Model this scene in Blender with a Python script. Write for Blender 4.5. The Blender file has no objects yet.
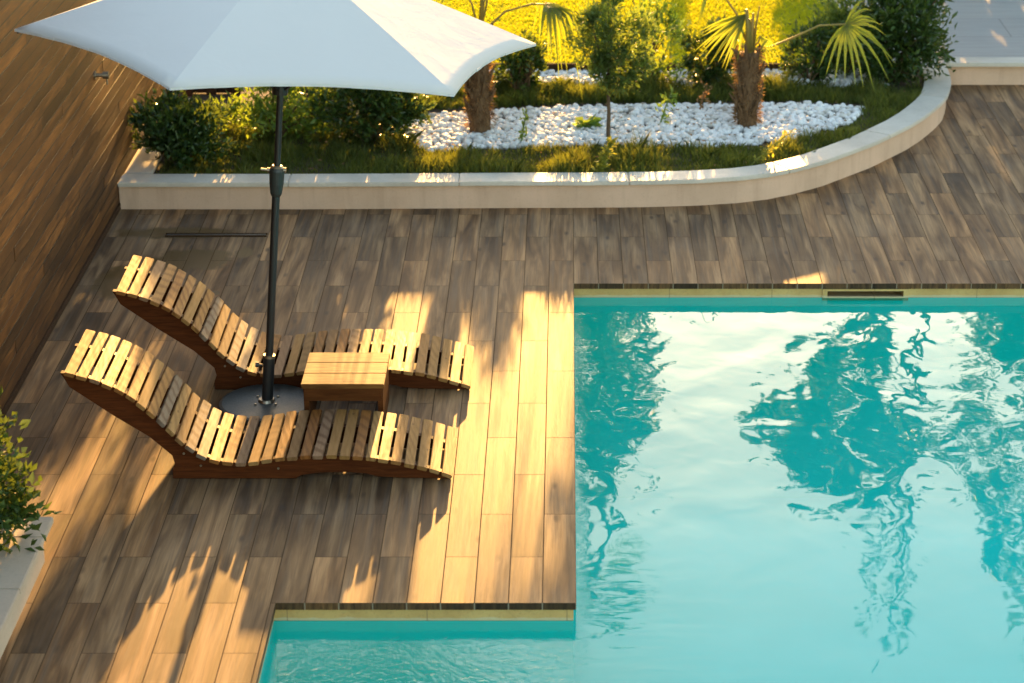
import bpy, bmesh, math, random
import numpy as np
from mathutils import Vector, Matrix, noise
R = math.radians
random.seed(7)
rng = np.random.default_rng(7)
scene = bpy.context.scene
col = scene.collection

# ------------------------------------------------------------------ camera, sky, sun, exposure
PITCH, FPX, CAM_Z = 21.6, 2349.0, 4.8936
cam_d = bpy.data.cameras.new('camera')
cam_d.sensor_width = 36.0
cam_d.lens = FPX / 1024 * 36
cam_d.shift_x = -55 / 1024
cam_d.clip_end = 2000
cam_d.dof.use_dof = True
cam_d.dof.focus_distance = 12.3
cam_d.dof.aperture_fstop = 3.0
cam = bpy.data.objects.new('camera', cam_d)
cam.location = (0, 0, CAM_Z)
cam.rotation_euler = (R(90 - PITCH), 0, 0)
col.objects.link(cam)
scene.camera = cam

SUN_EL, SUN_AZ = 6.9, 1.6          # low evening sun, almost straight ahead of the camera (+Y), a little to the right
world = bpy.data.worlds.new('World')
scene.world = world
world.use_nodes = True
wn = world.node_tree
bg = wn.nodes['Background']
sky = wn.nodes.new('ShaderNodeTexSky')
sky.sky_type = 'NISHITA'
sky.sun_disc = False
sky.sun_elevation = R(SUN_EL)
sky.sun_rotation = R(SUN_AZ)
sky.air_density = 1.0
sky.dust_density = 1.0
sky.ozone_density = 1.0
tone = wn.nodes.new('ShaderNodeMix')            # camera white balance set for the shade
tone.data_type = 'RGBA'; tone.blend_type = 'MULTIPLY'; tone.inputs[0].default_value = 1.0
tone.inputs[7].default_value = (1.09, 1.0, 0.915, 1)
wn.links.new(sky.outputs[0], tone.inputs[6])
wn.links.new(tone.outputs[2], bg.inputs[0])
bg.inputs[1].default_value = 0.15

sun_d = bpy.data.lights.new('sun', 'SUN')
sun_d.energy = 4.2
sun_d.angle = R(0.5)
sun_d.color = (1.0, 0.52, 0.14)
sun = bpy.data.objects.new('sun', sun_d)
dv = Vector((math.sin(R(SUN_AZ)) * math.cos(R(SUN_EL)), math.cos(R(SUN_AZ)) * math.cos(R(SUN_EL)), math.sin(R(SUN_EL))))
sun.rotation_euler = (-dv).to_track_quat('-Z', 'Y').to_euler()
sun.location = (0, 10, 20)
col.objects.link(sun)

scene.view_settings.view_transform = 'Standard'
scene.view_settings.look = 'None'
scene.view_settings.gamma = 1
scene.view_settings.use_curve_mapping = False
scene.view_settings.exposure = 2.58
scene.cycles.max_bounces = 8
scene.cycles.transparent_max_bounces = 12
scene.cycles.sample_clamp_indirect = 6
scene.cycles.use_denoising = True

# ------------------------------------------------------------------ material helpers
class NT:
    def __init__(s, name):
        s.m = bpy.data.materials.new(name); s.m.use_nodes = True
        s.t = s.m.node_tree; s.t.nodes.clear()
        s.out = s.t.nodes.new('ShaderNodeOutputMaterial')
    def n(s, ty, **kw):
        nd = s.t.nodes.new(ty)
        for k, v in kw.items():
            setattr(nd, k, v)
        return nd
    def l(s, a, b): s.t.links.new(a, b)
    def put(s, sock, v):
        if isinstance(v, bpy.types.NodeSocket): s.l(v, sock)
        elif v is not None: sock.default_value = v
    def math(s, op, a, b=None, c=None):
        nd = s.n('ShaderNodeMath', operation=op)
        s.put(nd.inputs[0], a); s.put(nd.inputs[1], b); s.put(nd.inputs[2], c)
        return nd.outputs[0]
    def vec(s, x, y, z):
        nd = s.n('ShaderNodeCombineXYZ')
        for i, v in enumerate((x, y, z)): s.put(nd.inputs[i], v)
        return nd.outputs[0]
    def sep(s, v):
        nd = s.n('ShaderNodeSeparateXYZ'); s.l(v, nd.inputs[0]); return nd.outputs
    def coord(s): return s.n('ShaderNodeTexCoord').outputs['Object']
    def pos(s): return s.n('ShaderNodeNewGeometry').outputs['Position']
    def island(s): return s.n('ShaderNodeNewGeometry').outputs['Random Per Island']
    def noise(s, v=None, scale=5, detail=4, rough=.55, dist=0, dims='3D', w=None):
        nd = s.n('ShaderNodeTexNoise', noise_dimensions=dims)
        if v is not None: s.l(v, nd.inputs['Vector'])
        if w is not None: s.put(nd.inputs['W'], w)
        nd.inputs['Scale'].default_value = scale; nd.inputs['Detail'].default_value = detail
        nd.inputs['Roughness'].default_value = rough; nd.inputs['Distortion'].default_value = dist
        return nd.outputs['Fac']
    def ramp(s, f, stops, interp='LINEAR'):
        nd = s.n('ShaderNodeValToRGB'); cr = nd.color_ramp; cr.interpolation = interp
        while len(cr.elements) < len(stops): cr.elements.new(.5)
        for e, (p, c) in zip(cr.elements, stops):
            e.position = p; e.color = (c[0], c[1], c[2], 1) if not isinstance(c, (int, float)) else (c, c, c, 1)
        s.put(nd.inputs[0], f)
        return nd.outputs[0]
    def mix(s, f, a, b, bt='MIX'):
        nd = s.n('ShaderNodeMix', data_type='RGBA', blend_type=bt)
        s.put(nd.inputs[0], f)
        for i, v in ((6, a), (7, b)):
            if isinstance(v, tuple): v = (v[0], v[1], v[2], 1)
            s.put(nd.inputs[i], v)
        return nd.outputs[2]
    def maprange(s, v, a, b, c, d, it='LINEAR'):
        nd = s.n('ShaderNodeMapRange'); s.put(nd.inputs[0], v)
        nd.interpolation_type = it
        for i, x in zip((1, 2, 3, 4), (a, b, c, d)): nd.inputs[i].default_value = x
        return nd.outputs[0]
    def bump(s, h, dist=.002, strength=1.0):
        nd = s.n('ShaderNodeBump'); nd.inputs['Strength'].default_value = strength
        nd.inputs['Distance'].default_value = dist; s.put(nd.inputs['Height'], h)
        return nd.outputs[0]
    def done(s, shader): s.l(shader, s.out.inputs[0]); return s.m
    def pbr(s, color, rough=.5, normal=None, spec=.5, metal=0.0, **kw):
        b = s.n('ShaderNodeBsdfPrincipled')
        if isinstance(color, tuple): color = (color[0], color[1], color[2], 1)
        s.put(b.inputs['Base Color'], color); s.put(b.inputs['Roughness'], rough)
        s.put(b.inputs['Specular IOR Level'], spec); s.put(b.inputs['Metallic'], metal)
        if normal is not None: s.l(normal, b.inputs['Normal'])
        for k, v in kw.items(): s.put(b.inputs[k], v)
        return b.outputs[0]

def scaled(N, v, x, y, z):
    nd = N.n('ShaderNodeVectorMath', operation='MULTIPLY'); N.l(v, nd.inputs[0]); nd.inputs[1].default_value = (x, y, z)
    return nd.outputs[0]
def vadd(N, a, b):
    nd = N.n('ShaderNodeVectorMath', operation='ADD'); N.l(a, nd.inputs[0]); N.l(b, nd.inputs[1]); return nd.outputs[0]

# wood-look porcelain deck tiles, 0.15 x 0.95 m, laid along Y in running bond
def mat_deck():
    N = NT('deck_tiles')
    p = N.coord(); x, y, z = N.sep(p)
    cx = N.math('DIVIDE', N.math('SUBTRACT', x, .041), .15)
    ci = N.math('FLOOR', cx); fx = N.math('FRACT', N.math('ADD', cx, 400.0))
    odd = N.math('MODULO', N.math('ADD', ci, 400.0), 2.0)
    yy = N.math('ADD', N.math('DIVIDE', N.math('SUBTRACT', y, 10.57), .90), N.math('MULTIPLY', odd, .5))
    yi = N.math('FLOOR', yy); fy = N.math('FRACT', N.math('ADD', yy, 400.0))
    wn_ = N.n('ShaderNodeTexWhiteNoise', noise_dimensions='3D'); N.l(N.vec(ci, yi, 3.0), wn_.inputs[0])
    rnd = wn_.outputs[0]; rc = N.sep(wn_.outputs[1])
    off = N.vec(N.math('MULTIPLY', rc[0], 37.0), N.math('MULTIPLY', rc[1], 53.0), N.math('MULTIPLY', rc[2], 20.0))
    g = vadd(N, scaled(N, p, 11, .95, 1), off)
    grain = N.noise(g, 1.25, 4, .5, .7)
    fine = N.noise(vadd(N, scaled(N, p, 110, 3.2, 1), off), 1.0, 4, .6, .5)
    streak = N.noise(vadd(N, scaled(N, p, 30, .8, 1), off), 1.3, 3, .5, .6)
    c = N.ramp(grain, [(.30, (.062, .033, .015)), (.43, (.138, .077, .036)), (.54, (.235, .138, .067)), (.68, (.36, .222, .113))])
    c = N.mix(N.maprange(streak, .5, .72, 0, .6), c, (.115, .088, .066))
    c = N.mix(N.maprange(fine, .45, .7, 0, .42), c, (.06, .036, .022))
    tint = N.ramp(rnd, [(0, (.62, .61, .60)), (.2, (.82, .81, .79)), (.5, (1.0, .97, .93)), (.8, (1.15, 1.07, .97)), (1, (1.34, 1.22, 1.06))])
    c = N.mix(1.0, c, tint, 'MULTIPLY')
    # knots
    vo = N.n('ShaderNodeTexVoronoi', feature='F1'); N.l(vadd(N, scaled(N, p, 9, 3.2, 1), off), vo.inputs['Vector']); vo.inputs['Scale'].default_value = .9
    knot = N.maprange(vo.outputs['Distance'], .05, .16, .75, 0)
    c = N.mix(knot, c, (.045, .03, .022))
    # yellowish damp stains near the drain and the foot of the wall
    def blob(bx, by, rx, ry):
        dx = N.math('DIVIDE', N.math('SUBTRACT', x, bx), rx); dy = N.math('DIVIDE', N.math('SUBTRACT', y, by), ry)
        d = N.math('SQRT', N.math('ADD', N.math('MULTIPLY', dx, dx), N.math('MULTIPLY', dy, dy)))
        d = N.math('ADD', d, N.math('MULTIPLY', N.math('SUBTRACT', N.noise(p, 9, 3), .5), 1.1))
        return N.maprange(d, .75, 1.05, 1, 0)
    st = None
    for b in ((-2.33, 13.75, .27, .24), (-2.02, 13.88, .06, .13), (-2.72, 13.35, .15, .3), (-2.5, 14.25, .4, .12), (-2.1, 13.15, .03, .05)):
        s_ = blob(*b); st = s_ if st is None else N.math('MAXIMUM', st, s_)
    c = N.mix(N.math('MULTIPLY', st, .88), c, (.066, .036, .006))
    dust = N.noise(p, 1.7, 5, .6)
    c = N.mix(N.maprange(dust, .5, .8, 0, .22), c, (.26, .20, .145))
    ex = N.math('MINIMUM', fx, N.math('SUBTRACT', 1.0, fx)); ey = N.math('MINIMUM', fy, N.math('SUBTRACT', 1.0, fy))
    gr = N.math('MINIMUM', N.math('MULTIPLY', ex, .15), N.math('MULTIPLY', ey, .90))
    grout = N.maprange(gr, .0014, .0030, 1, 0)
    c = N.mix(N.math('MULTIPLY', grout, .85), c, N.mix(N.noise(p, 6, 2), (.040, .024, .014), (.105, .072, .045)))
    h = N.math('SUBTRACT', N.math('MULTIPLY', fine, .18), grout)
    tilt = N.math('MULTIPLY', N.math('SUBTRACT', rc[0], .5), N.math('MULTIPLY', fy, .9))
    h = N.math('ADD', h, tilt)
    rough = N.math('ADD', N.maprange(grain, .3, .7, .58, .66), N.math('MULTIPLY', fine, .08))
    rough = N.math('SUBTRACT', rough, N.math('MULTIPLY', st, .22))
    rough = N.math('ADD', rough, N.math('MULTIPLY', grout, .4))
    return N.done(N.pbr(c, rough, N.bump(h, .0005), N.maprange(grout, 0, 1, .20, 0)))

def mat_pine(seed=0.0):
    N = NT('weathered_pine')
    p = N.coord(); r = N.island()
    off = N.vec(N.math('MULTIPLY', r, 91.0 + seed), N.math('MULTIPLY', r, 47.0), N.math('MULTIPLY', r, 13.0 + seed))
    g = vadd(N, scaled(N, p, 9, 2.1, 9), off)
    wv = N.n('ShaderNodeTexWave', wave_type='RINGS', rings_direction='Z')
    N.l(g, wv.inputs['Vector']); wv.inputs['Scale'].default_value = 1.6; wv.inputs['Distortion'].default_value = 5.0
    wv.inputs['Detail'].default_value = 3; wv.inputs['Detail Scale'].default_value = .9
    ring = wv.outputs['Fac']
    fine = N.noise(vadd(N, scaled(N, p, 120, 6, 120), off), 1, 4, .6)
    base = N.ramp(N.math('FRACT', N.math('MULTIPLY', r, 7.31)), [(0, (.22, .115, .036)), (.25, (.28, .16, .056)), (.42, (.21, .082, .021)), (.6, (.26, .14, .047)), (.68, (.16, .13, .10)), (.74, (.25, .11, .033)), (.88, (.17, .095, .04)), (1, (.30, .18, .068))])
    dark = N.mix(.65, base, (.06, .022, .006))
    amt = N.math('MULTIPLY', N.maprange(ring, .35, .95, 0, .95), N.maprange(N.math('FRACT', N.math('MULTIPLY', r, 3.77)), .25, 1, .12, 1))
    c = N.mix(amt, base, dark)
    c = N.mix(N.maprange(fine, .45, .75, 0, .4), c, dark)
    vo = N.n('ShaderNodeTexVoronoi'); N.l(vadd(N, scaled(N, p, 14, 7, 14), off), vo.inputs['Vector']); vo.inputs['Scale'].default_value = 1
    c = N.mix(N.maprange(vo.outputs['Distance'], .05, .13, .7, 0), c, (.09, .045, .02))
    return N.done(N.pbr(c, N.maprange(fine, .3, .7, .5, .66), N.bump(N.math('ADD', fine, N.math('MULTIPLY', ring, .5)), .0006), .07))

def mat_brown_wood(name, c0, c1, axis=(6, 60, 60), rough=.5):
    N = NT(name); p = N.coord()
    g = N.noise(scaled(N, p, *axis), 1, 5, .6, .8); f = N.noise(scaled(N, p, axis[0] * 4, axis[1] * 4, axis[2] * 4), 1, 3)
    c = N.mix(N.maprange(g, .3, .7, 0, 1), c0, c1)
    c = N.mix(N.maprange(f, .5, .8, 0, .4), c, tuple(v * .5 for v in c0))
    return N.done(N.pbr(c, rough, N.bump(f, .0006), .08))

def mat_wall_wood():
    N = NT('wall_cladding_wood'); p = N.coord(); r = N.island()
    off = N.vec(N.math('MULTIPLY', r, 31.0), N.math('MULTIPLY', r, 77.0), N.math('MULTIPLY', r, 17.0))
    g = N.noise(vadd(N, scaled(N, p, 20, 2.0, 22), off), 1, 6, .62, 1.0)
    f = N.noise(vadd(N, scaled(N, p, 50, 8, 130), off), 1, 4, .6)
    c = N.ramp(g, [(.25, (.028, .011, .003)), (.45, (.085, .035, .009)), (.6, (.14, .060, .016)), (.78, (.23, .11, .032))])
    t = N.ramp(N.math('FRACT', N.math('MULTIPLY', r, 5.7)), [(0, (.45, .45, .42)), (.5, (1, .95, .9)), (1, (1.5, 1.4, 1.2))])
    c = N.mix(1.0, c, t, 'MULTIPLY')
    c = N.mix(N.maprange(f, .52, .75, 0, .6), c, (.04, .018, .008))
    vo = N.n('ShaderNodeTexVoronoi'); N.l(vadd(N, scaled(N, p, 8, 2.5, 9), off), vo.inputs['Vector']); vo.inputs['Scale'].default_value = 1
    c = N.mix(N.maprange(vo.outputs['Distance'], .06, .2, .8, 0), c, (.035, .014, .006))
    z = N.sep(p)[2]; fz = N.math('FRACT', N.math('DIVIDE', N.math('SUBTRACT', z, .045), .078))
    ez = N.math('MINIMUM', fz, N.math('SUBTRACT', 1.0, fz))
    c = N.mix(N.math('MULTIPLY', N.maprange(ez, .03, .10, 1, 0), N.maprange(N.noise(scaled(N, p, 1, .7, 9), 1, 2), .3, .55, .4, 1)), c, (.010, .005, .002))
    return N.done(N.pbr(c, N.maprange(g, .3, .7, .5, .65), N.bump(N.math('ADD', f, g), .0010), .2))

def mat_stone(name, c0, c1, rough=.55, spot=.0, axis=(1, 1, 1)):
    N = NT(name); p = scaled(N, N.coord(), *axis)
    a = N.noise(p, 3, 6, .6); b = N.noise(p, 60, 4, .6); d = N.noise(p, 220, 2)
    c = N.mix(N.maprange(a, .3, .7, 0, 1), c0, c1)
    c = N.mix(N.maprange(b, .5, .75, 0, .3), c, tuple(v * .72 for v in c0))
    c = N.mix(N.maprange(d, .62, .75, 0, spot), c, tuple(v * .35 for v in c0))
    return N.done(N.pbr(c, rough, N.bump(N.math('ADD', b, d), .0008), .4))

def mat_leaf(name, stops, trans=(.25, .4, .05), tfac=.4, rough=.45):
    N = NT(name); r = N.island(); p = N.coord()
    v = N.math('ADD', N.math('MULTIPLY', r, .7), N.math('MULTIPLY', N.noise(p, 5, 3), .3))
    c = N.ramp(v, stops)
    b = N.pbr(c, rough, None, .35)
    t = N.n('ShaderNodeBsdfTranslucent'); N.put(t.inputs[0], N.mix(.75, c, trans))
    m = N.n('ShaderNodeMixShader'); m.inputs[0].default_value = tfac
    N.l(b, m.inputs[1]); N.l(t.outputs[0], m.inputs[2])
    return N.done(m.outputs[0])

def mat_water():
    N = NT('pool_water'); p = N.coord(); x, y, z = N.sep(p)
    calm = N.noise(scaled(N, p, 1, .7, 1), 2.3, 1.2, .4, .6)
    swell = N.noise(scaled(N, p, 1.0, 1.0, 1), .7, 1, .4)
    # finer chop in front of the deck ledge, where the inlet disturbs the surface
    fine = N.noise(scaled(N, p, 1, 1, 1), 22, 3, .6, .5)
    wav = N.noise(scaled(N, p, .5, 1.5, 1), 7, 2, .5, .4)
    mk = N.math('MULTIPLY', N.maprange(x, -.05, .15, 1, 0, 'SMOOTHERSTEP'), N.maprange(y, 8.8, 9.2, 1, .6, 'SMOOTHERSTEP'))
    mk2 = N.math('MULTIPLY', N.maprange(x, .0, 1.4, 1, 0, 'SMOOTHERSTEP'), N.maprange(y, 9.0, 10.6, 1, 0, 'SMOOTHERSTEP'))
    far = N.maprange(y, 8.4, 12.0, .25, 1, 'SMOOTHERSTEP')
    h = N.math('ADD', N.math('MULTIPLY', N.math('MULTIPLY', calm, far), .0078), N.math('MULTIPLY', swell, .004))
    h = N.math('ADD', h, N.math('MULTIPLY', N.math('MULTIPLY', fine, mk), .0036))
    h = N.math('ADD', h, N.math('MULTIPLY', N.math('MULTIPLY', N.noise(scaled(N, p, 1, .8, 1), 7.5, 1, .4, .5), far), .0014))
    h = N.math('ADD', h, N.math('MULTIPLY', N.math('MULTIPLY', wav, mk2), .0012))
    nb = N.bump(h, 1.0)
    fr = N.n('ShaderNodeFresnel'); fr.inputs[0].default_value = 1.36; N.l(nb, fr.inputs['Normal'])
    tr = N.n('ShaderNodeBsdfTransparent'); tr.inputs[0].default_value = (.76, 1.0, 1.0, 1)
    gl = N.n('ShaderNodeBsdfGlossy'); gl.inputs['Roughness'].default_value = 0.0; gl.inputs[0].default_value = (1, 1, 1, 1); N.l(nb, gl.inputs['Normal'])
    m = N.n('ShaderNodeMixShader'); N.l(fr.outputs[0], m.inputs[0]); N.l(tr.outputs[0], m.inputs[1]); N.l(gl.outputs[0], m.inputs[2])
    return N.done(m.outputs[0])

def mat_simple(name, c, rough=.5, metal=0.0, spec=.5, nscale=40, var=.25):
    N = NT(name); p = N.coord(); n_ = N.noise(p, nscale, 4)
    cc = N.mix(N.maprange(n_, .35, .7, 0, var), c, tuple(v * .5 for v in c))
    return N.done(N.pbr(cc, N.maprange(n_, .3, .7, rough - .05, rough + .08), None, spec, metal))

def mat_canvas():
    N = NT('white_canvas'); p = N.coord()
    w = N.noise(scaled(N, p, 300, 300, 300), 1, 2); s = N.noise(p, 2.5, 4)
    c = N.mix(N.maprange(s, .4, .75, 0, .25), (.71, .70, .68), (.65, .64, .62))
    b = N.pbr(c, .8, N.bump(N.math('ADD', N.math('MULTIPLY', w, .05), N.noise(scaled(N, p, 1, 1, 2), 4.5, 3, .5, .5)), .0045), .2)
    t = N.n('ShaderNodeBsdfTranslucent'); t.inputs[0].default_value = (.78, .76, .72, 1)
    m = N.n('ShaderNodeMixShader'); m.inputs[0].default_value = .28
    N.l(b, m.inputs[1]); N.l(t.outputs[0], m.inputs[2])
    return N.done(m.outputs[0])

def mat_paving():
    N = NT('grey_paving'); p = N.coord(); x, y, z = N.sep(p)
    br = N.n('ShaderNodeTexBrick'); N.l(p, br.inputs['Vector'])
    br.inputs['Scale'].default_value = 1; br.inputs['Brick Width'].default_value = 1.2; br.inputs['Row Height'].default_value = .6
    br.inputs['Mortar Size'].default_value = .004
    br.inputs['Color1'].default_value = (.36, .345, .32, 1); br.inputs['Color2'].default_value = (.31, .30, .285, 1); br.inputs['Mortar'].default_value = (.12, .115, .11, 1)
    s = N.noise(scaled(N, p, 2, 26, 1), 1, 5, .6)
    c = N.mix(N.maprange(s, .35, .7, 0, .45), br.outputs[0], (.20, .19, .175))
    return N.done(N.pbr(c, .5, N.bump(s, .0008), .4))

def mat_liner():
    N = NT('pool_liner'); p = N.coord(); a = N.noise(p, 1.1, 4)
    c = N.mix(N.maprange(a, .3, .7, 0, 1), (.03, .86, .72), (.04, .92, .80))
    return N.done(N.pbr(c, .5, None, .3))

def mat_tileedge():
    N = NT('dark_tile_edge'); p = N.coord(); x, y, z = N.sep(p)
    cx = N.math('DIVIDE', N.math('SUBTRACT', x, .041), .15); w = N.n('ShaderNodeTexWhiteNoise', noise_dimensions='1D'); N.l(N.math('FLOOR', cx), w.inputs['W'])
    g = N.noise(scaled(N, p, 45, 45, 8), 1, 4)
    c = N.mix(N.maprange(g, .35, .7, 0, 1), (.030, .015, .006), (.11, .06, .024))
    c = N.mix(1.0, c, N.ramp(w.outputs[0], [(0, (.45, .45, .45)), (.5, (1, .95, .9)), (1, (1.7, 1.5, 1.3))]), 'MULTIPLY')
    f = N.math('FRACT', N.math('ADD', cx, 400.0)); e = N.math('MINIMUM', f, N.math('SUBTRACT', 1.0, f))
    c = N.mix(N.maprange(e, .012, .025, .8, 0), c, (.25, .2, .14))
    return N.done(N.pbr(c, .6, None, .2))
def mat_band():
    N = NT('beige_pool_band'); p = N.coord(); x, y, z = N.sep(p)
    a = N.noise(p, 5, 5, .6); b = N.noise(p, 70, 3)
    c = N.mix(N.maprange(a, .3, .7, 0, 1), (.40, .24, .075), (.52, .34, .12))
    c = N.mix(N.maprange(b, .5, .75, 0, .35), c, (.26, .16, .06))
    s_ = N.noise(scaled(N, p, 14, 14, 30), 1, 4)                 # limescale and dirt left by the water, ragged along its upper edge
    line = N.maprange(N.math('ADD', z, N.math('MULTIPLY', s_, .022)), -.074, -.066, 1, 0)
    c = N.mix(N.math('MULTIPLY', line, .55), c, (.50, .44, .30))
    f = N.math('FRACT', N.math('ADD', N.math('DIVIDE', x, .62), 100.0)); e = N.math('MINIMUM', f, N.math('SUBTRACT', 1.0, f))
    c = N.mix(N.maprange(e, .002, .006, .6, 0), c, (.16, .10, .05))
    return N.done(N.pbr(c, .55, None, .3))
def mat_render():
    N = NT('peach_render'); p = N.coord(); a = N.noise(p, 2.2, 6, .6); b = N.noise(p, 70, 4, .6)
    dr = N.noise(scaled(N, p, 9, 9, .9), 1, 4, .6, .4)
    c = N.mix(N.maprange(a, .3, .7, 0, 1), (.50, .345, .24), (.62, .43, .31))
    c = N.mix(N.maprange(dr, .52, .72, 0, .32), c, (.30, .20, .13))
    c = N.mix(N.maprange(b, .55, .75, 0, .3), c, (.36, .25, .17))
    return N.done(N.pbr(c, .8, N.bump(b, .0012), .2))
def mat_pebble():
    N = NT('white_pebble'); r = N.island(); p = N.coord(); n_ = N.noise(p, 45, 4)
    c = N.ramp(r, [(0, (.36, .32, .27)), (.1, (.52, .50, .46)), (.35, (.64, .63, .61)), (1, (.72, .72, .71))])
    c = N.mix(N.maprange(n_, .5, .75, 0, .4), c, (.38, .33, .26))
    return N.done(N.pbr(c, .6, None, .3))

M = dict(
    deck=mat_deck(), pine=mat_pine(), pine2=mat_pine(5.0),
    rail=mat_brown_wood('stained_rail_wood', (.042, .011, .003), (.095, .027, .007), (5, 60, 60)),
    table=mat_brown_wood('table_top_wood', (.060, .022, .006), (.22, .10, .026), (4, 34, 34), .6),
    tableside=mat_brown_wood('table_side_wood', (.055, .017, .004), (.10, .034, .009), (5, 50, 50)),
    wallwood=mat_wall_wood(), backing=mat_simple('wall_backing', (.02, .012, .007), .9),
    render=mat_render(), warmstone=mat_stone('warm_stone', (.42, .33, .245), (.52, .425, .325), .5, .35),
    coping=mat_stone('pale_stone_coping', (.42, .38, .32), (.58, .53, .45), .5, .4),
    tileedge=mat_tileedge(),
    beige=mat_band(),
    liner=mat_liner(), water=mat_water(), paving=mat_paving(),
    soil=mat_stone('dark_soil', (.035, .024, .014), (.075, .05, .028), .9),
    earth=mat_stone('dry_earth', (.10, .085, .05), (.15, .12, .07), .9),
    pebble=mat_pebble(),
    black=mat_simple('black_metal', (.012, .012, .012), .38), darkplastic=mat_simple('dark_green_grey_plastic', (.02, .026, .024), .42),
    chrome=mat_simple('dull_metal', (.32, .27, .20), .42, 1.0), disc=mat_simple('dark_grey_granite', (.045, .052, .05), .5, nscale=120, var=.5),
    canvas=mat_canvas(), slat_dark=mat_brown_wood('dark_fence_wood', (.03, .016, .009), (.07, .035, .018), (5, 60, 60)),
    edging=mat_brown_wood('lawn_edging_wood', (.035, .020, .010), (.07, .04, .02), (4, 50, 50), .95),
    bark=mat_brown_wood('bark', (.06, .04, .025), (.15, .10, .06), (30, 30, 6), .8),
    palmbark=mat_brown_wood('palm_fibre_trunk', (.065, .038, .021), (.19, .115, .06), (40, 40, 9), .85),
    fibre=mat_leaf('palm_fibre', [(.2, (.10, .055, .025)), (.8, (.30, .17, .08))], (.40, .24, .07), .3, .8),
    stalk=mat_leaf('palm_stalk', [(.2, (.18, .15, .03)), (.8, (.28, .22, .05))], (.5, .35, .05), .3),
    frond=mat_leaf('palm_frond', [(.15, (.06, .09, .015)), (.5, (.11, .13, .02)), (.85, (.20, .17, .03))], (.42, .50, .02), .45),
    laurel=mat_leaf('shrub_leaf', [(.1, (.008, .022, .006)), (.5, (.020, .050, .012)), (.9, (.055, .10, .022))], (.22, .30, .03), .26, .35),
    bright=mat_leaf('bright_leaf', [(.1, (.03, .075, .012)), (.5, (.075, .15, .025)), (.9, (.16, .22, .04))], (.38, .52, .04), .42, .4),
    turf=mat_simple('turf', (.22, .23, .015), .9, nscale=6, var=.25),
    olive=mat_leaf('olive_leaf', [(.1, (.028, .052, .015)), (.5, (.05, .085, .022)), (.9, (.10, .14, .035))], (.34, .46, .05), .40, .5),
    boxleaf=mat_leaf('box_shrub_leaf', [(.1, (.012, .032, .006)), (.5, (.030, .068, .010)), (.9, (.075, .115, .02))], (.20, .26, .03), .22, .5),
    weed=mat_leaf('weed_leaf', [(.1, (.12, .17, .025)), (.9, (.26, .27, .05))], (.6, .55, .06), .5, .5),
    grass=mat_leaf('grass_blade', [(.1, (.022, .045, .008)), (.5, (.055, .085, .014)), (.9, (.15, .14, .03))], (.30, .33, .03), .38, .65),
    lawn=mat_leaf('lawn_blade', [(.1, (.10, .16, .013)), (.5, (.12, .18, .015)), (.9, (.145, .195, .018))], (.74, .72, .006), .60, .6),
    treeleaf=mat_leaf('tree_leaf', [(.1, (.03, .055, .015)), (.5, (.06, .09, .025)), (.9, (.11, .13, .04))], (.30, .32, .05), .35, .5),
)

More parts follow.
